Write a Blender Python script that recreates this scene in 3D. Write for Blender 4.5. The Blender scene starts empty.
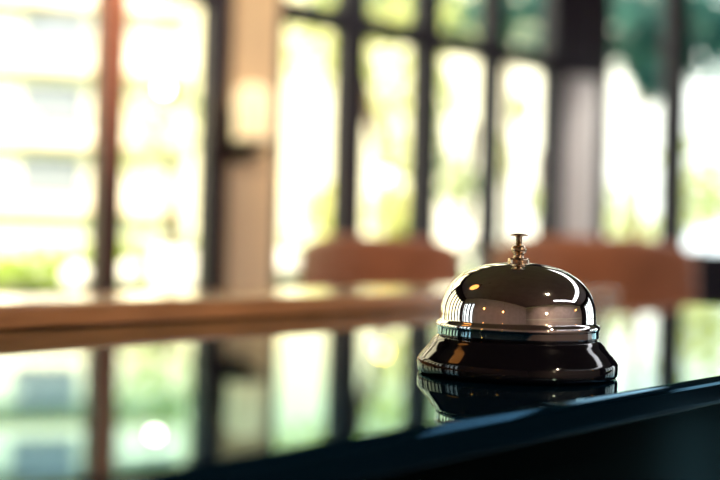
import bpy, bmesh, math, random
from mathutils import Vector, Matrix
random.seed(11)
S = bpy.context.scene
COL = S.collection
PI = math.pi
CT = 0.90                       # height of the glass counter top
EYE = CT + 0.0503               # camera height
AW = math.atan2(.627, .779)     # direction of the window wall
AC = math.atan2(.733, .680)     # direction of the counter

def W(s, t, z=0.0):
    c, n = math.cos(AW), math.sin(AW)
    return Vector((s*c - t*n, s*n + t*c, z))
def K(s, t, z=0.0):
    c, n = math.cos(AC), math.sin(AC)
    return Vector((s*c - t*n, s*n + t*c, z))

# ------------------------------------------------------------------ materials
def mat(name, col, rough=.5, metal=0.0, spec=.5, coat=0.0, noise=0.0, nscale=8.0, bump=0.0, stretch=None, col2=None, emit=None, es=0.0):
    m = bpy.data.materials.new(name); m.use_nodes = True
    nt = m.node_tree; b = nt.nodes['Principled BSDF']
    b.inputs['Base Color'].default_value = (*col, 1)
    b.inputs['Roughness'].default_value = rough
    b.inputs['Metallic'].default_value = metal
    b.inputs['Specular IOR Level'].default_value = spec
    b.inputs['Coat Weight'].default_value = coat
    b.inputs['Coat Roughness'].default_value = .05
    if emit:
        b.inputs['Emission Color'].default_value = (*emit, 1)
        b.inputs['Emission Strength'].default_value = es
    if noise or bump:
        tc = nt.nodes.new('ShaderNodeTexCoord'); mp = nt.nodes.new('ShaderNodeMapping')
        if stretch: mp.inputs['Scale'].default_value = stretch
        nz = nt.nodes.new('ShaderNodeTexNoise'); nz.inputs['Scale'].default_value = nscale; nz.inputs['Detail'].default_value = 6
        nt.links.new(tc.outputs['Object'], mp.inputs['Vector']); nt.links.new(mp.outputs['Vector'], nz.inputs['Vector'])
        if noise:
            r = nt.nodes.new('ShaderNodeValToRGB')
            c2 = col2 if col2 else tuple(c*(1-noise) for c in col)
            r.color_ramp.elements[0].position = .3; r.color_ramp.elements[1].position = .7
            r.color_ramp.elements[0].color = (*c2, 1); r.color_ramp.elements[1].color = (*col, 1)
            nt.links.new(nz.outputs['Fac'], r.inputs['Fac']); nt.links.new(r.outputs['Color'], b.inputs['Base Color'])
        if bump:
            bp = nt.nodes.new('ShaderNodeBump'); bp.inputs['Strength'].default_value = bump; bp.inputs['Distance'].default_value = .002
            nt.links.new(nz.outputs['Fac'], bp.inputs['Height']); nt.links.new(bp.outputs['Normal'], b.inputs['Normal'])
    return m

def glossy_glass(name, dark, tint, ior, graze=False):
    m = bpy.data.materials.new(name); m.use_nodes = True; nt = m.node_tree
    nt.nodes.remove(nt.nodes['Principled BSDF']); out = nt.nodes['Material Output']
    d = nt.nodes.new('ShaderNodeBsdfDiffuse'); d.inputs['Color'].default_value = (*dark, 1)
    g = nt.nodes.new('ShaderNodeBsdfGlossy'); g.inputs['Color'].default_value = (*tint, 1); g.inputs['Roughness'].default_value = .012
    f = nt.nodes.new('ShaderNodeFresnel'); f.inputs['IOR'].default_value = ior
    if graze:                                   # reflection tint set by view angle: dark head-on, teal between, near white grazing
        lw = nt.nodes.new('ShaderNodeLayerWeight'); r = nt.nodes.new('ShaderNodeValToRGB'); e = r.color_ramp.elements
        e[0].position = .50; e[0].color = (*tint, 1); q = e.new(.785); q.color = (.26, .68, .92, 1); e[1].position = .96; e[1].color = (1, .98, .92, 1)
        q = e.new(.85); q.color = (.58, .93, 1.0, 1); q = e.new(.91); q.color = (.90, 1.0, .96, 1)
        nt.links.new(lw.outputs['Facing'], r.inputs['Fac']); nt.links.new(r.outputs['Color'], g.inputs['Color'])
    mx = nt.nodes.new('ShaderNodeMixShader')
    nt.links.new(f.outputs[0], mx.inputs[0]); nt.links.new(d.outputs[0], mx.inputs[1]); nt.links.new(g.outputs[0], mx.inputs[2])
    nt.links.new(mx.outputs[0], out.inputs['Surface'])
    return m

def pane_glass(name):
    m = bpy.data.materials.new(name); m.use_nodes = True; nt = m.node_tree
    nt.nodes.remove(nt.nodes['Principled BSDF']); out = nt.nodes['Material Output']
    a = nt.nodes.new('ShaderNodeBsdfTransparent'); a.inputs['Color'].default_value = (.98, .99, .98, 1)
    g = nt.nodes.new('ShaderNodeBsdfGlossy'); g.inputs['Roughness'].default_value = .01
    lw = nt.nodes.new('ShaderNodeLayerWeight'); pw = nt.nodes.new('ShaderNodeMath'); pw.operation = 'POWER'; pw.inputs[1].default_value = 5
    f = nt.nodes.new('ShaderNodeMath'); f.operation = 'MULTIPLY_ADD'; f.inputs[1].default_value = .6; f.inputs[2].default_value = .03
    nt.links.new(lw.outputs['Facing'], pw.inputs[0]); nt.links.new(pw.outputs[0], f.inputs[0])
    mx = nt.nodes.new('ShaderNodeMixShader')
    nt.links.new(f.outputs[0], mx.inputs[0]); nt.links.new(a.outputs[0], mx.inputs[1]); nt.links.new(g.outputs[0], mx.inputs[2])
    nt.links.new(mx.outputs[0], out.inputs['Surface'])
    return m

def leaf_mat(name, col, col2, trans=.5):
    m = bpy.data.materials.new(name); m.use_nodes = True; nt = m.node_tree
    nt.nodes.remove(nt.nodes['Principled BSDF']); out = nt.nodes['Material Output']
    d = nt.nodes.new('ShaderNodeBsdfDiffuse'); t = nt.nodes.new('ShaderNodeBsdfTranslucent'); mx = nt.nodes.new('ShaderNodeMixShader')
    mx.inputs[0].default_value = trans
    tc = nt.nodes.new('ShaderNodeTexCoord'); nz = nt.nodes.new('ShaderNodeTexNoise'); nz.inputs['Scale'].default_value = 2.2
    r = nt.nodes.new('ShaderNodeValToRGB'); r.color_ramp.elements[0].position = .35; r.color_ramp.elements[1].position = .65
    r.color_ramp.elements[0].color = (*col2, 1); r.color_ramp.elements[1].color = (*col, 1)
    nt.links.new(tc.outputs['Object'], nz.inputs['Vector']); nt.links.new(nz.outputs['Fac'], r.inputs['Fac'])
    nt.links.new(r.outputs['Color'], d.inputs['Color']); nt.links.new(r.outputs['Color'], t.inputs['Color'])
    nt.links.new(d.outputs[0], mx.inputs[1]); nt.links.new(t.outputs[0], mx.inputs[2]); nt.links.new(mx.outputs[0], out.inputs['Surface'])
    return m

M = dict(
    chrome=mat('polished_chrome', (.82, .79, .78), .045, 1.0, bump=.02, nscale=40),
    brass=mat('nickel_brass', (.62, .47, .33), .16, 1.0),
    enamel=mat('black_enamel', (.003, .003, .006), .07, 0, .45),
    counter=glossy_glass('black_counter_glass', (.0004, .0055, .013), (.10, .30, .50), 1.75, True),
    carcass=glossy_glass('dark_cabinet_glass', (.0008, .002, .003), (.35, .85, 1.0), 1.17),
    wood=mat('oiled_wood', (.54, .245, .10), .24, 0, .5, .5, noise=.45, nscale=9, stretch=(1.2, 14, 14), bump=.05),
    frame=mat('dark_window_paint', (.020, .010, .018), .42, 0, .4),
    brownpost=mat('brown_wood_paint', (.075, .036, .030), .45, 0, .4),
    pier=mat('cream_plaster', (.82, .64, .43), .6, 0, .3, noise=.12, nscale=3),
    greypier=mat('grey_plaster', (.74, .70, .66), .45, 0, .4, noise=.1, nscale=3),
    darkwall=mat('charcoal_wall', (.022, .014, .022), .6, 0, .3, noise=.2, nscale=5),
    warmwall=mat('warm_plaster', (.54, .42, .41), .7, 0, .3, noise=.2, nscale=2),
    ceil=mat('dark_ceiling', (.20, .15, .165), .8, 0, .3, noise=.2, nscale=2),
    floor=mat('pale_floor_boards', (.13, .085, .065), .32, 0, .5, noise=.4, nscale=4, stretch=(1, 9, 1)),
    rail=mat('pale_rail_paint', (.75, .70, .62), .4),
    leather=mat('brown_leather', (.42, .16, .08), .42, 0, .45, noise=.35, nscale=5, bump=.25),
    legwood=mat('chair_leg_wood', (.05, .025, .015), .4),
    pane=pane_glass('window_glass'),
    shade=mat('opal_glass', (.9, .8, .62), .3, emit=(1.0, .72, .36), es=.6),
    bulbw=mat('warm_white_bulb', (1, .9, .7), .3, emit=(1.0, .78, .48), es=32),
    bulba=mat('amber_bulb', (1, .7, .3), .3, emit=(1.0, .40, .08), es=18),
    panel=mat('white_light_panel', (.9, .9, .9), .4, emit=(.93, .94, 1.0), es=3.2),
    bulbd=mat('dim_orange_globe', (1, .6, .3), .3, emit=(1.0, .36, .07), es=1.6),
    bulbs=mat('soft_amber_bulb', (1, .7, .3), .3, emit=(1.0, .48, .08), es=34),
    iron=mat('black_iron', (.02, .017, .017), .4, .6),
    lawn=mat('lawn_grass', (.22, .36, .07), .9, 0, .2, noise=.5, nscale=3),
    stucco=mat('cream_stucco', (.92, .85, .72), .8, 0, .2, noise=.1, nscale=1.5),
    bwin=mat('building_window_glass', (.20, .22, .26), .3, 0, .5),
    bslab=mat('building_ledge', (.70, .55, .42), .8, 0, .2),
    white=mat('white_paint', (.95, .93, .88), .35, 0, .4),
    bark=mat('tree_bark', (.11, .075, .05), .85, 0, .2, noise=.4, nscale=6, bump=.3),
    leafy=leaf_mat('yellow_green_leaves', (.80, .78, .36), (.50, .54, .18), .5),
    leafg=leaf_mat('mid_green_leaves', (.64, .66, .36), (.30, .40, .16), .5),
    leafd=leaf_mat('blue_green_leaves', (.10, .25, .21), (.015, .07, .08), .4),
    hedge=leaf_mat('hedge_leaves', (.40, .52, .08), (.14, .24, .03), .4),
)

# ------------------------------------------------------------------ helpers
def link(name, me, m, parent=None):
    o = bpy.data.objects.new(name, me); COL.objects.link(o)
    if m is not None: me.materials.append(m)
    if parent is not None: o.parent = parent
    return o
def from_bm(name, bm, m, parent=None, smooth=False):
    bmesh.ops.recalc_face_normals(bm, faces=bm.faces[:])
    me = bpy.data.meshes.new(name); bm.to_mesh(me); bm.free()
    if smooth:
        for p in me.polygons: p.use_smooth = True
    return link(name, me, m, parent)
def box(bm, x0, x1, y0, y1, z0, z1, bev=0.0, seg=2):
    b = bmesh.new(); bmesh.ops.create_cube(b, size=1)
    for v in b.verts:
        v.co = Vector(((x0+x1)/2 + v.co.x*(x1-x0), (y0+y1)/2 + v.co.y*(y1-y0), (z0+z1)/2 + v.co.z*(z1-z0)))
    if bev: bmesh.ops.bevel(b, geom=b.edges[:], offset=bev, segments=seg, profile=.5, affect='EDGES')
    t = bpy.data.meshes.new('t'); b.to_mesh(t); b.free(); bm.from_mesh(t); bpy.data.meshes.remove(t)
def lathe(bm, prof, n=64, cx=0, cy=0):
    rings = []
    for r, z in prof:
        if r < 1e-7: rings.append([bm.verts.new((cx, cy, z))])
        else: rings.append([bm.verts.new((cx + r*math.cos(2*PI*k/n), cy + r*math.sin(2*PI*k/n), z)) for k in range(n)])
    for a, b in zip(rings, rings[1:]):
        for k in range(n):
            k2 = (k+1) % n
            if len(a) == 1 and len(b) == 1: continue
            if len(a) == 1: bm.faces.new((a[0], b[k], b[k2]))
            elif len(b) == 1: bm.faces.new((a[k], a[k2], b[0]))
            else: bm.faces.new((a[k], a[k2], b[k2], b[k]))
def tube(bm, pts, radii, n=10):
    rings = []
    for i, p in enumerate(pts):
        p = Vector(p); d = Vector(pts[min(i+1, len(pts)-1)]) - Vector(pts[max(i-1, 0)]); d.normalize()
        a = d.cross(Vector((0, 1, 0.13))).normalized(); b = d.cross(a)
        rings.append([bm.verts.new(p + radii[i]*(math.cos(2*PI*k/n)*a + math.sin(2*PI*k/n)*b)) for k in range(n)])
    for a, b in zip(rings, rings[1:]):
        for k in range(n): bm.faces.new((a[k], a[(k+1) % n], b[(k+1) % n], b[k]))
    bm.faces.new(rings[0]); bm.faces.new(rings[-1])
def arc(cx, cz, r, a0, a1, k=6):
    return [(cx + r*math.cos(math.radians(a0+(a1-a0)*i/k)), cz + r*math.sin(math.radians(a0+(a1-a0)*i/k))) for i in range(k+1)]
def empty(name, loc, rz, label, cat, group=None):
    o = bpy.data.objects.new(name, None); COL.objects.link(o); o.empty_display_size = .1
    o.location = loc; o.rotation_euler = (0, 0, rz); o['label'] = label; o['category'] = cat
    if group: o['group'] = group
    return o
def tag(o, label, cat, group=None):
    o['label'] = label; o['category'] = cat
    if group: o['group'] = group
    return o
def dup(root, loc, rz, label):
    r = root.copy(); COL.objects.link(r); r.location = loc; r.rotation_euler = (0, 0, rz); r['label'] = label
    for ch in list(root.children):
        c = ch.copy(); COL.objects.link(c); c.parent = r
        for g in list(ch.children):
            d = g.copy(); COL.objects.link(d); d.parent = c
    return r
def struct(name, bm, m, rz=AW, smooth=False):
    o = from_bm(name, bm, m, None, smooth); o.rotation_euler = (0, 0, rz); o['kind'] = 'structure'
    return o

# ------------------------------------------------------------------ the room (frame: x along the window wall, y towards it)
S0, S1, T0, T1, ZC = -3.0, 8.4, -4.5, 4.0, 3.3
bm = bmesh.new(); box(bm, S0-.2, S1+.2, T0-.2, T1+.12, -.12, 0); struct('floor', bm, M['floor'])
bm = bmesh.new(); box(bm, S0-.2, S1+.2, T0-.2, T1+.12, ZC, ZC+.12)
ceiling = struct('ceiling', bm, M['ceil'])
LW = (1.9, 3.75, .72, 2.45)     # window in the left wall
bm = bmesh.new()
for q in ((T0, LW[0], 0, ZC), (LW[1], T1+.1, 0, ZC), (LW[0], LW[1], 0, LW[2]), (LW[0], LW[1], LW[3], ZC)): box(bm, S0-.2, S0, *q)
struct('wall_left', bm, M['warmwall'])
RW = (-2.6, 1.6, .6, 2.7)       # window in the right wall
bm = bmesh.new()
for q in ((T0, RW[0], 0, ZC), (RW[1], T1+.1, 0, ZC), (RW[0], RW[1], 0, RW[2]), (RW[0], RW[1], RW[3], ZC)): box(bm, S1, S1+.2, *q)
struct('wall_right', bm, M['darkwall'])
bm = bmesh.new(); box(bm, S0-.2, S1+.2, T0-.2, T0, 0, ZC); struct('wall_back', bm, M['warmwall'])
bm = bmesh.new(); box(bm, S0, S1, T0, T0+.05, ZC-.13, ZC, .008); box(bm, S0, S1, T0, T0+.04, 1.02, 1.10, .008); struct('trim_1', bm, M['rail'])

def window(name, s0, s1, z0, z1, t, mull, transom=None, dep=.10, top=.08, sill=.06, ends=(.07, .07), loc=None, rz=None):
    root = bpy.data.objects.new(name, None); COL.objects.link(root); root['kind'] = 'structure'
    root.location = loc or W(s0, t, z0); root.rotation_euler = (0, 0, AW if rz is None else rz)
    L, H = s1-s0, z1-z0
    b = bmesh.new()
    box(b, 0, ends[0], -dep/2, dep/2, 0, H, .006); box(b, L-ends[1], L, -dep/2, dep/2, 0, H, .006)
    box(b, ends[0], L-ends[1], -dep/2, dep/2, H-top, H, .006); box(b, ends[0], L-ends[1], -dep/2-.02, dep/2, 0, sill, .006)
    from_bm('window_frame', b, M['frame'], root)
    if transom:
        b = bmesh.new(); box(b, ends[0], L-ends[1], -dep/2+.012, dep/2-.012, transom[0]-z0, transom[1]-z0, .006); from_bm('transom', b, M['frame'], root)
    for a, c in mull:
        b = bmesh.new(); box(b, a-s0, c-s0, -dep/2+.006, dep/2-.006, sill, H-top, .006); from_bm('mullion', b, M['brownpost' if name == 'window_1' else 'frame'], root)
    cut = [ends[0]] + [v for a, c in mull for v in (a-s0, c-s0)] + [L-ends[1]]
    zz = [(sill, H-top)] if not transom else [(sill, transom[0]-z0), (transom[1]-z0, H-top)]
    for k in range(0, len(cut), 2):
        for q in zz:
            b = bmesh.new(); box(b, cut[k]-.004, cut[k+1]+.004, -.004, .004, q[0]-.004, q[1]+.004); from_bm('pane', b, M['pane'], root)
    return root
TR = (EYE+1.062, EYE+1.165)
window('window_1', .60, 2.42, .735, 3.05, T1, [(1.225, 1.340), (1.815, 1.928)], TR, ends=(.08, .105), sill=.045)
window('window_2', 2.66, 4.68, .745, 3.05, T1, [(3.055, 3.203), (3.555, 3.700), (4.055, 4.176)], TR, ends=(.055, .11), sill=.045)
window('window_3', 5.03, 7.10, .955, 3.05, T1, [(5.72, 5.91)], None, ends=(.070, .10))
window('window_4', -2.75, .40, .735, 2.6, T1, [(-2.30, -2.05), (-1.72, -1.47), (-1.14, -.89), (-.56, -.31), (-.05, .12)], None, ends=(.12, .12))
window('window_6', LW[0], LW[1], LW[2], LW[3], 0, [(LW[0]+.38, LW[0]+.62), (LW[0]+.95, LW[0]+1.16), (LW[0]+1.42, LW[0]+1.58)], None, ends=(.12, .12), loc=W(S0-.1, LW[0], LW[2]), rz=AW+PI/2)
window('window_5', RW[0], RW[1], RW[2], RW[3], 0, [(-1.9, -1.55), (-.95, -.60), (0, .35)], None, ends=(.2, .2), loc=W(S1+.1, RW[0], RW[2]), rz=AW+PI/2)
bm = bmesh.new()
box(bm, S0, -2.75, T1-.06, T1+.10, 0, ZC); box(bm, .40, .60, T1-.06, T1+.10, 0, ZC); box(bm, -2.75, .40, T1-.06, T1+.10, 0, .735); box(bm, -2.75, .40, T1-.06, T1+.10, 2.6, ZC); box(bm, .60, 2.42, T1-.06, T1+.10, 0, .735); box(bm, 2.42, 2.66, T1+.02, T1+.10, 0, ZC)
box(bm, 2.66, 4.68, T1-.06, T1+.10, 0, .745); box(bm, 4.68, 5.03, T1+.02, T1+.10, 0, ZC); box(bm, 5.03, 7.10, T1-.06, T1+.10, 0, .955)
box(bm, 7.10, S1, T1-.06, T1+.10, 0, ZC); box(bm, .60, 2.42, T1-.06, T1+.10, 3.05, ZC); box(bm, 2.66, 4.68, T1-.06, T1+.10, 3.05, ZC); box(bm, 5.03, 7.10, T1-.06, T1+.10, 3.05, ZC)
struct('wall_window', bm, M['darkwall'])
bm = bmesh.new(); box(bm, 2.42, 2.66, T1-.075, T1+.02, 0, ZC, .006); struct('trim_2', bm, M['pier'])
bm = bmesh.new()           # pale half-round pier between the windows
n = 14
pp = [(4.70 + .305*i/n, T1 - .03 - .085*math.sin(PI*i/n)) for i in range(n+1)] + [(5.005, T1+.02), (4.70, T1+.02)]
lo = [bm.verts.new((x, y, 0)) for x, y in pp]; hi = [bm.verts.new((x, y, TR[0]-.01)) for x, y in pp]
for i in range(len(pp)): bm.faces.new((lo[i], lo[(i+1) % len(pp)], hi[(i+1) % len(pp)], hi[i]))
bm.faces.new(lo); bm.faces.new(hi); struct('trim_3', bm, M['greypier'])
bm = bmesh.new(); box(bm, 4.68, 5.03, T1-.06, T1+.02, TR[0]-.01, ZC); struct('trim_4', bm, M['frame'])

# ------------------------------------------------------------------ counter
ctr = empty('reception_counter', K(.3, .2, 0), AC, 'black glass reception counter with a thick polished front edge under the bell', 'counter')
cs0, cs1, ct0, ct1 = -.9, .825, -.0095, .62   # local to the counter's base point (s-.3, t-.2)
bm = bmesh.new(); box(bm, cs0, cs1, ct0, ct1, CT-.0125, CT, .0030, 4); from_bm('glass_top', bm, M['counter'], ctr)
bm = bmesh.new(); box(bm, cs0+.01, cs1-.012, .004, ct1-.01, .08, CT-.0127, .002, 2); from_bm('cabinet', bm, M['carcass'], ctr)
bm = bmesh.new(); box(bm, cs0+.03, cs1-.03, .05, ct1-.04, 0, .08); from_bm('plinth', bm, M['iron'], ctr)

# wooden board along the back of the glass
A0 = Vector((-.2045, .5953, 0)); A1 = Vector((.318, 1.262, 0)); dv = (A1-A0).normalized()
AB = math.atan2(dv.y, dv.x); nv = Vector((-dv.y, dv.x, 0))
mid = (A0+A1)/2; bl = (A1-A0).length
bm = bmesh.new(); box(bm, -bl/2-.55, bl/2, 0, .150, 0, .0142, .0025, 3)
bo = from_bm('wooden_board', bm, M['wood'], None); bo.location = (mid.x, mid.y, CT+.0002); bo.rotation_euler = (0, 0, AB)
tag(bo, 'long low brown wooden board lying across the glass counter behind the bell', 'board')

# ------------------------------------------------------------------ service bell
bc = Vector((.0680, .4447, CT))
bell = empty('service_bell', bc, 0, 'shiny chrome call bell with black base on the glass counter', 'bell')
mm = .001
prof = [(0, .4), (40.8, .4), (41.7, .7), (42.1, 1.3), (42.2, 2.5), (42.2, 5.6), (42.0, 6.3), (41.5, 6.9)]
prof += [(40.2, 8.6), (38.6, 10.3), (37.2, 12.0), (36.2, 13.6), (35.2, 14.9), (33.8, 15.8), (31.5, 16.4), (28, 16.8), (10, 17.2), (0, 17.2)]
bm = bmesh.new(); lathe(bm, [(r*mm, z*mm) for r, z in prof], 128); base = from_bm('base', bm, M['enamel'], bell, True)
outer = [(31.6, 16.3), (33.7, 16.1), (34.15, 16.4), (34.3, 17.0), (34.3, 19.2), (34.45, 19.6), (34.7, 20.3), (34.6, 21.2), (34.0, 21.9), (33.1, 22.4), (32.95, 23.2)]
H0, H1, R0, ex = 23.2, 47.4, 32.95, 2.4
for i in range(1, 33):
    a = PI/2*i/32
    outer.append((R0*max(math.cos(a), 0)**(2/ex), H0 + (H1-H0)*math.sin(a)**(2/ex)))
outer[-1] = (0, H1)
inner = [(0, H1-1.2), (18, 43.6), (27, 37.4), (31, 29), (31.6, 23), (31.6, 16.3)]
bm = bmesh.new(); lathe(bm, [(r*mm, z*mm) for r, z in outer+inner], 128); dome = from_bm('dome', bm, M['chrome'], bell, True)
bm = bmesh.new(); lathe(bm, [(r*mm, z*mm) for r, z in [(0, 17), (3.2, 17), (3.2, 46.6), (0, 46.6)]], 24); from_bm('post', bm, M['iron'], bell, True)
bm = bmesh.new()
lathe(bm, [(r*mm, z*mm) for r, z in [(0, 47), (4.5, 47.0), (4.6, 47.3), (4.6, 48.9), (4.3, 49.2), (2.4, 49.3), (2.1, 50.0), (2.2, 51.2), (3.0, 51.8), (3.3, 52.4), (3.3, 53.4), (2.9, 54.1), (2.0, 54.7), (0, 54.8)]], 48)
nut = from_bm('collar_nut', bm, M['brass'], bell, True); nut['label'] = 'brass toned stepped collar nut'
bm = bmesh.new()
lathe(bm, [(r*mm, z*mm) for r, z in [(0, 54.5), (1.3, 54.5), (1.25, 58.2), (1.7, 58.7), (3.5, 58.9), (3.75, 59.1), (3.6, 59.4), (2.2, 59.75), (0, 59.9)]], 48)
pl = from_bm('plunger', bm, M['brass'], bell, True); pl['label'] = 'small brass toned push button on a thin stem'

# ------------------------------------------------------------------ leather armchairs
def make_chair(loc, rz, label):
    root = empty('leather_armchair', loc, rz, label, 'chair', 'brown leather armchairs by the windows')
    # curved back: back surface faces -y (towards the camera at rz = 0)
    def shell(w0, w1, z0, z1, depth, th, name, nu=28, nz=10):
        b = bmesh.new(); g = {}
        for side in (0, 1):
            for i in range(nu+1):
                q = -1 + 2*i/nu
                for j in range(nz+1):
                    f = j/nz; w = w0 + (w1-w0)*f
                    drop = .045*abs(q)**5*f
                    z = z0 + (z1-z0)*f - drop
                    x = q*w/2
                    y = depth*q*q - .05*f + (th if side else 0)*(1-.35*f)
                    g[side, i, j] = b.verts.new((x, y, z))
        for side in (0, 1):
            for i in range(nu):
                for j in range(nz):
                    b.faces.new((g[side, i, j], g[side, i+1, j], g[side, i+1, j+1], g[side, i, j+1]))
        for i in range(nu):
            for j in (0, nz): b.faces.new((g[0, i, j], g[0, i+1, j], g[1, i+1, j], g[1, i, j]))
        for j in range(nz):
            for i in (0, nu): b.faces.new((g[0, i, j], g[0, i, j+1], g[1, i, j+1], g[1, i, j]))
        bmesh.ops.recalc_face_normals(b, faces=b.faces[:])
        o = from_bm(name, b, M['leather'], root, True)
        bv = o.modifiers.new('round', 'BEVEL'); bv.width = .03; bv.segments = 4; bv.limit_method = 'ANGLE'; bv.angle_limit = math.radians(50)
        return o
    shell(.66, .60, .34, 1.01, .17, .11, 'backrest')
    b = bmesh.new(); box(b, -.27, .27, .10, .60, .30, .46, .045, 4); from_bm('seat', b, M['leather'], root, True)
    for sx in (-1, 1):
        b = bmesh.new(); box(b, sx*.315-.045, sx*.315+.045, .24, .60, .28, .66, .035, 4); from_bm('armrest', b, M['leather'], root, True)
    for sx in (-1, 1):
        for y in (.16, .55):
            b = bmesh.new(); tube(b, [(sx*.27, y, 0), (sx*.25, y, .31)], [.014, .024], 12); from_bm('leg', b, M['legwood'], root, True)
    return root
c1 = make_chair((.055, 3.72, 0), math.radians(-8), 'brown leather armchair back by the window, left of the bell')
c2 = dup(c1, (.655, 2.96, 0), math.radians(-14), 'wider looking brown leather armchair back behind and right of the bell')

# ------------------------------------------------------------------ lamps
wl = empty('wall_lamp', W(2.452, T1-.075, EYE+.44), AW, 'glowing opal glass wall lamp on the cream pier between windows', 'wall lamp')
bm = bmesh.new(); box(bm, -.05, .05, -.02, 0, -.05, .17, .006); from_bm('back_plate', bm, M['iron'], wl)
bm = bmesh.new(); lathe(bm, [(0, .015), (.068, .015), (.078, .03), (.080, .20), (.072, .245), (.055, .265), (0, .268)], 40, 0, -.115); from_bm('glass_shade', bm, M['shade'], wl, True)
bm = bmesh.new(); lathe(bm, [(0, -.035), (.03, -.03), (.075, .0), (.087, .018), (.082, .028), (.07, .014), (0, .012)], 40, 0, -.115); from_bm('lamp_cup', bm, M['iron'], wl, True)
bm = bmesh.new(); tube(bm, [(0, -.015, -.02), (0, -.06, -.045), (0, -.115, -.03)], [.008]*3, 10); from_bm('bracket', bm, M['iron'], wl, True)

def pendant(loc, r, bulb, label, group=None):
    root = empty('pendant_lamp', (loc[0], loc[1], ZC), 0, label, 'pendant lamp', group)
    z = loc[2]-ZC
    b = bmesh.new(); tube(b, [(0, 0, -.02), (.001, 0, z/2), (0, 0, z+r*1.9)], [.004]*3, 8); from_bm('cord', b, M['iron'], root)
    b = bmesh.new(); lathe(b, [(0, 0), (.05, 0), (.05, -.02), (.01, -.03), (0, -.03)], 24); from_bm('ceiling_cup', b, M['iron'], root, True)
    b = bmesh.new(); lathe(b, [(0, z+r*2.6), (r*.35, z+r*2.6), (r*.42, z+r*1.6), (r*.42, z+r*.85), (0, z+r*.85)], 20); from_bm('socket', b, M['iron'], root, True)
    b = bmesh.new(); lathe(b, [(0, z-r)] + [(r*math.cos(math.radians(a)), z+r*math.sin(math.radians(a))) for a in range(-75, 66, 15)] + [(r*.35, z+r), (0, z+r)], 24); from_bm('bulb', b, bulb, root, True)
    return root
def px(x, y, d):       # point at depth d along the sight line of an image position
    rho, p, f = math.radians(1.4), math.atan(11.8/1040), 1040
    a, b = x-360, y-240
    xx = math.cos(rho)*a + math.sin(rho)*b; yy = -math.sin(rho)*a + math.cos(rho)*b
    v = Vector((xx, f*math.cos(p)+yy*math.sin(p), -yy*math.cos(p)+f*math.sin(p))); v /= v.y
    return Vector((0, 0, EYE)) + v*d
pendant(px(164, 88, 3.75), .016, M['bulbw'], 'warm white pendant bulb hanging before the second window pane from the left')
pendant(px(386, 176, 4.7), .022, M['bulbs'], 'amber pendant bulb hanging above the left leather armchair')
for p, r, bm_, lb in [(Vector((-1.0, .90, 2.15)), .17, 'bulbd', 'large amber pendant mirrored high on the left of the bell dome'),
                  (W(-2.3, .66, 1.65), .05, 'bulba', 'amber pendant mirrored low on the left of the bell dome, nearer the rim edge'),
                  (W(-2.4, -.8, 1.55), .05, 'bulba', 'amber pendant mirrored low on the bell dome, just left of its middle'),
                  (W(0, -3.6, 1.62), .10, 'bulbw', 'large warm white pendant mirrored low on the bell dome, right of its middle'),
                  (W(3.95, -3.05, 1.9), .07, 'bulba', 'amber pendant mirrored near the right edge of the bell dome')]:
    pendant(p, r, M[bm_], lb, 'pendant lamps of the room behind the camera')

# bright angled light panel let into the ceiling
cl = empty('ceiling_light', W(4.4, -.3, ZC), AW, 'long white angled ceiling light, mirrored as a bright curve on the bell', 'ceiling light')
b = bmesh.new()
box(b, -.40, .40, -2.9, 3.0, -.05, -.025); box(b, -3.2, -.40, -2.9, -2.55, -.05, -.025)
from_bm('diffuser', b, M['panel'], cl)
b = bmesh.new()
box(b, -.45, -.40, -2.55, 3.05, -.06, 0); box(b, .40, .45, -2.95, 3.05, -.06, 0); box(b, -.40, .40, 3.0, 3.05, -.06, 0)
box(b, -3.25, .40, -2.95, -2.9, -.06, 0); box(b, -3.25, -.45, -2.55, -2.5, -.06, 0); box(b, -3.25, -3.2, -2.9, -2.55, -.06, 0)
from_bm('light_frame', b, M['rail'], cl)

# unseen ceiling spots added to brighten piers, post, chairs, back wall and board
def added_spot(s, t, power, col, to, ang=60, blend=.8):
    p = W(s, t, ZC-.03)
    b = bmesh.new(); lathe(b, [(.045, 0), (.06, 0), (.06, .03), (.045, .03), (.045, 0)], 24)
    o = from_bm('added_spot_ring', b, M['iron'], ceiling, True); o.location = (s, t, ZC-.03)
    l = bpy.data.lights.new('added_spot_light', 'SPOT'); l.energy = power; l.color = col; l.spot_size = math.radians(ang); l.spot_blend = blend; l.shadow_soft_size = .03
    lo = bpy.data.objects.new('added_spot_light', l); COL.objects.link(lo); lo.location = p
    lo.rotation_euler = (W(*to)-p).to_track_quat('-Z', 'Y').to_euler()
added_spot(2.54, 3.3, 58, (1, .74, .45), (2.54, 3.95, 1.7), 40)
added_spot(1.85, 3.2, 800, (1, .52, .25), (1.87, 3.95, 2.0), 24)  # added warm spot, its glow stands in for lens flare on the post
added_spot(4.86, 3.0, 120, (1, .94, .88), (4.86, 3.95, 1.15), 24)
for a in [(.9, .6, 170, (1, .80, .62), (2.3, 3.3, .8), 60),  # added fill spot that brightens the armchair backs
          (-.5, -2.6, 70, (1, .80, .64), (-.5, T0, 1.5), 90), (1.9, -2.6, 70, (1, .82, .68), (1.9, T0, 1.4), 90)]:  # added wall washers, for bounce light off the back wall
    added_spot(*a)

bp_ = K(.6, -1.7); q = Matrix.Rotation(-AW, 3, 'Z') @ bp_; tq = Matrix.Rotation(-AW, 3, 'Z') @ K(.72, .62)
added_spot(q.x, q.y, 120, (1, .76, .52), (tq.x, tq.y, CT), 38)  # added unseen spot that lights the board's front face

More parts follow.
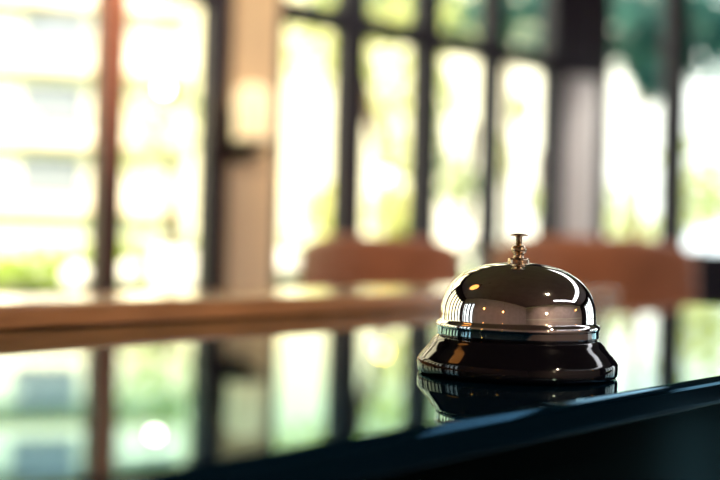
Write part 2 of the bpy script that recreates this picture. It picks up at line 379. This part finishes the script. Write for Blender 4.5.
# ------------------------------------------------------------------ outside
GZ = -.15
bm = bmesh.new(); box(bm, -25, 45, T1+.14, 60, GZ-.1, GZ); o = struct('ground', bm, M['lawn'])
bm = bmesh.new(); box(bm, -25, 45, -40, T0-.24, GZ-.1, GZ); o = struct('ground_back', bm, M['lawn'])

def leaves(bm, cloud, n, size):
    for _ in range(n):
        c, r = random.choice(cloud)
        while True:
            v = Vector((random.uniform(-1, 1), random.uniform(-1, 1), random.uniform(-1, 1)))
            if .25 < v.length < 1: break
        p = Vector(c) + Vector((v.x*r[0], v.y*r[1], v.z*r[2]))
        a = Vector((random.gauss(0, 1), random.gauss(0, 1), random.gauss(0, 1))).normalized()
        b = a.orthogonal().normalized(); b = (Matrix.Rotation(random.uniform(0, 6.28), 3, a) @ b)
        c2 = a.cross(b); s = size*random.uniform(.6, 1.3)
        bm.faces.new([bm.verts.new(p + s*q) for q in (b*.9, c2*.45, -b*.9, -c2*.45)])
def tree(base, pts, radii, cloud, n, size, lm, name, label, cat='tree', group=None):
    root = empty(name, base, 0, label, cat, group)
    if pts:
        b = bmesh.new(); tube(b, pts, radii, 12); from_bm('trunk', b, M['bark'], root, True)
    b = bmesh.new(); leaves(b, cloud, n, size)
    me = bpy.data.meshes.new('crown'); b.to_mesh(me); b.free(); link('crown', me, lm, root)
    return root
def at(x, d):
    p = px(x, 248, d); return Vector((p.x, p.y, GZ))
def zz(y, d, x=360):
    return px(x, y, d).z - GZ
def blob(base, x, y, d, rx, rz):      # crown blob given where it stands
    p = px(x, y, d); return ((p.x-base.x, p.y-base.y, p.z-GZ), (rx, rx*.8, rz))

B = at(165, 13)
tree(B, [(0, 0, 0), (.1, 0, 1.2), (.0, .05, 2.4)], [.14, .11, .06], [blob(B, 160, 108, 13, .55, .5), blob(B, 190, 135, 13, .5, .5), blob(B, 140, 150, 13, .4, .5), blob(B, 200, 95, 13, .4, .3)], 380, .09, M['leafg'], 'garden_tree', 'small green tree seen through the second window pane from the left', group='trees in the garden')
B = at(400, 11)
tree(B, [(0, 0, 0), (-.05, 0, 1.0), (-.16, 0, 1.9), (-.5, 0, 3.2), (-.62, 0, 4.2)], [.10, .085, .075, .06, .03], [blob(B, 385, 60, 11, .7, .6), blob(B, 330, 50, 11, .55, .5), blob(B, 405, 125, 11, .35, .6), blob(B, 370, 10, 11, 1.0, .4), blob(B, 330, 215, 11, .3, .35), blob(B, 395, 215, 11, .3, .3)], 1250, .085, M['leafy'], 'leaning_tree', 'yellow green tree with a leaning thin trunk behind the second window', group='trees in the garden')
B = at(455, 15)
tree(B, [(0, 0, 0), (.1, 0, 1.5), (.2, 0, 3)], [.12, .09, .05], [blob(B, 440, 15, 15, .8, .5), blob(B, 480, 25, 15, .7, .35), blob(B, 440, 95, 15, .35, .4), blob(B, 455, 180, 15, .35, .4), blob(B, 435, 150, 15, .2, .5)], 1000, .09, M['leafg'], 'garden_tree', 'mid green tree with high branches between the narrow window panes', group='trees in the garden')
B = at(535, 19)
tree(B, [(0, 0, 0), (.05, 0, 1.5), (0, 0, 3)], [.1, .08, .05], [blob(B, 525, 10, 19, .7, .4), blob(B, 500, 160, 19, .3, .5), blob(B, 540, 200, 19, .35, .35), blob(B, 520, 110, 19, .2, .3)], 650, .09, M['leafg'], 'garden_tree', 'mid green tree behind the pane left of the grey pier', group='trees in the garden')
B = at(505, 13)
tree(B, [(0, 0, 0), (.05, 0, 1.5), (.0, 0, 3.6)], [.06, .05, .03], [blob(B, 350, 0, 13, .7, .25), blob(B, 420, 5, 13, .7, .3), blob(B, 485, 12, 13, .6, .35), blob(B, 530, 22, 13, .4, .35), blob(B, 545, -5, 13, .6, .4)], 900, .11, M['leafd'], 'shade_tree', 'dark leafy tree with high spreading crown above the transom bar', group='trees in the garden')
B = at(637, 11)
tree(B, [(0, 0, 0), (-.02, 0, 1.5), (.03, 0, 3.4), (.0, 0, 4.4)], [.07, .06, .05, .035], [blob(B, 620, 25, 11, .55, .5), blob(B, 665, 25, 11, .7, .4), blob(B, 705, 40, 11, .55, .5), blob(B, 650, 65, 11, .25, .4), blob(B, 735, 10, 11, .8, .5)], 2700, .085, M['leafd'], 'shade_tree', 'dark blue green tree with overhanging crown outside the right window', group='trees in the garden')
B = at(700, 16)
tree(B, [(0, 0, 0), (0, 0, 1.3)], [.08, .05], [blob(B, 692, 165, 16, .6, .7), blob(B, 725, 190, 16, .6, .6), blob(B, 690, 210, 16, .5, .4)], 700, .10, M['leafg'], 'round_bush', 'soft green bush low behind the far right pane', 'bush', 'bushes in the garden')
B = at(615, 15)
tree(B, [(0, 0, 0), (0, 0, 1.1)], [.08, .05], [blob(B, 615, 215, 15, .45, .45), blob(B, 635, 235, 15, .5, .3)], 260, .10, M['leafg'], 'round_bush', 'pale yellow green bush behind the pane right of the grey pier', 'bush', 'bushes in the garden')
B = at(45, 9)
tree(B, [], [], [blob(B, x, 300, 9, .35, .52) for x in range(-60, 95, 22)], 3600, .05, M['hedge'], 'clipped_hedge', 'low bright green hedge behind the leftmost window pane', 'hedge')
B = at(180, 14)
tree(B, [], [], [blob(B, x, 275, 14, .4, .55) for x in range(120, 340, 24)], 2600, .07, M['hedge'], 'loose_hedge', 'yellow green hedge behind the white planter', 'hedge')

# pale building on the left, dark openings and ledges on its front
bl_o = empty('pale_building', px(40, 248, 19)*1.0 - Vector((0, 0, EYE-GZ)), AW*.35, 'pale cream building with rows of dark windows beyond the leftmost panes', 'building')
bm = bmesh.new(); box(bm, -7.5, 2.6, 0, 6, 0, 6.5); from_bm('facade', bm, M['stucco'], bl_o)
for zq in (1.75, 2.95, 4.3, 5.5):
    b = bmesh.new(); box(b, -7.5, 2.65, -.35, 0, zq, zq+.12, .01); from_bm('ledge', b, M['bslab'], bl_o)
for zq in (2.05, 3.35, 4.65):
    for k in range(4):
        x = -6.4 + k*2.0
        b = bmesh.new(); box(b, x, x+1.1, -.05, .02, zq, zq+.75); from_bm('window', b, M['bwin'], bl_o)

# garden globes and planter
def globe(loc, r, label):
    root = empty('globe_lamp', (loc.x, loc.y, GZ), 0, label, 'garden lamp', 'white globe lamps in the garden')
    z = loc.z-GZ
    b = bmesh.new(); lathe(b, [(r*math.cos(math.radians(a)), z + r*math.sin(math.radians(a))) if abs(a) < 90 else (0, z + math.copysign(r, a)) for a in range(-90, 91, 15)], 24); from_bm('globe', b, M['white'], root, True)
    b = bmesh.new(); lathe(b, [(0, 0), (.08, 0), (.08, .02), (.025, .04), (.02, z-r+.01), (0, z-r+.01)], 20); from_bm('lamp_post', b, M['iron'], root, True)
globe(px(79, 279, 6.2), .09, 'white garden globe just left of the leftmost dark mullion')
globe(px(129, 274, 6.6), .08, 'white garden globe just right of the leftmost dark mullion')
globe(px(287, 268, 6.6), .11, 'white garden globe just right of the cream pier')
globe(px(463, 243, 7.5), .13, 'white garden globe seen between the two armchairs')
P = px(180, 268, 7.6)
pr = empty('white_planter', (P.x, P.y, GZ), AW*.4, 'tall white rectangular planter outside the second pane from the left', 'planter')
top = px(180, 250, 7.6).z-GZ
bm = bmesh.new(); box(bm, -.19, .19, -.19, .19, 0, top, .03, 4); from_bm('planter_box', bm, M['white'], pr, True)
bm = bmesh.new(); box(bm, -.165, .165, -.165, .165, top-.002, top+.003); from_bm('soil', bm, M['bark'], pr)

# ------------------------------------------------------------------ sky and sun
w = bpy.data.worlds.new('sky'); S.world = w; w.use_nodes = True; nt = w.node_tree
bg = nt.nodes['Background']
tc = nt.nodes.new('ShaderNodeTexCoord'); vm = nt.nodes.new('ShaderNodeVectorMath'); vm.operation = 'DOT_PRODUCT'
sd = Vector((-.50, .80, .33)).normalized()
vm.inputs[1].default_value = sd
rp = nt.nodes.new('ShaderNodeValToRGB'); e = rp.color_ramp.elements
e[0].position = 0; e[0].color = (.60, .66, .74, 1); e[1].position = 1; e[1].color = (1.0, .88, .58, 1)
q = e.new(.80); q.color = (.80, .89, .92, 1); q = e.new(.89); q.color = (.98, .89, .60, 1); q = e.new(.96); q.color = (1.0, .86, .48, 1)
mr = nt.nodes.new('ShaderNodeMapRange'); mr.inputs[1].default_value = -1; mr.inputs[2].default_value = 1
nt.links.new(tc.outputs['Generated'], vm.inputs[0]); nt.links.new(vm.outputs['Value'], mr.inputs[0]); nt.links.new(mr.outputs[0], rp.inputs[0])
nt.links.new(rp.outputs['Color'], bg.inputs['Color'])
bg.inputs['Strength'].default_value = 2.35
l = bpy.data.lights.new('sun', 'SUN'); l.energy = 9.5; l.angle = .03; l.color = (1, .84, .6)
so = bpy.data.objects.new('sun', l); COL.objects.link(so); so.location = (-6, 8, 12)
so.rotation_euler = (-Vector((-.40, -.78, .75))).to_track_quat('-Z', 'Y').to_euler()

# ------------------------------------------------------------------ camera
rho, p = math.radians(1.4), math.atan(11.8/1040)
fwd = Vector((0, math.cos(p), math.sin(p))); up0 = Vector((0, -math.sin(p), math.cos(p))); rt0 = Vector((1, 0, 0))
rt = math.cos(rho)*rt0 + math.sin(rho)*up0; up = -math.sin(rho)*rt0 + math.cos(rho)*up0
cam = bpy.data.cameras.new('camera'); co = bpy.data.objects.new('camera', cam); COL.objects.link(co)
m = Matrix((rt, up, -fwd)).transposed().to_4x4(); m.translation = Vector((0, 0, EYE)); co.matrix_world = m
cam.sensor_width = 36; cam.lens = 52; cam.clip_start = .01; cam.clip_end = 300
cam.dof.use_dof = True; cam.dof.focus_distance = .432; cam.dof.aperture_fstop = 4.3
S.camera = co
S.view_settings.view_transform = 'Standard'; S.view_settings.look = 'None'; S.view_settings.gamma = 1; S.view_settings.exposure = .8
S.view_settings.use_curve_mapping = False
S.cycles.use_denoising = True
S.cycles.max_bounces = 10; S.cycles.transparent_max_bounces = 16
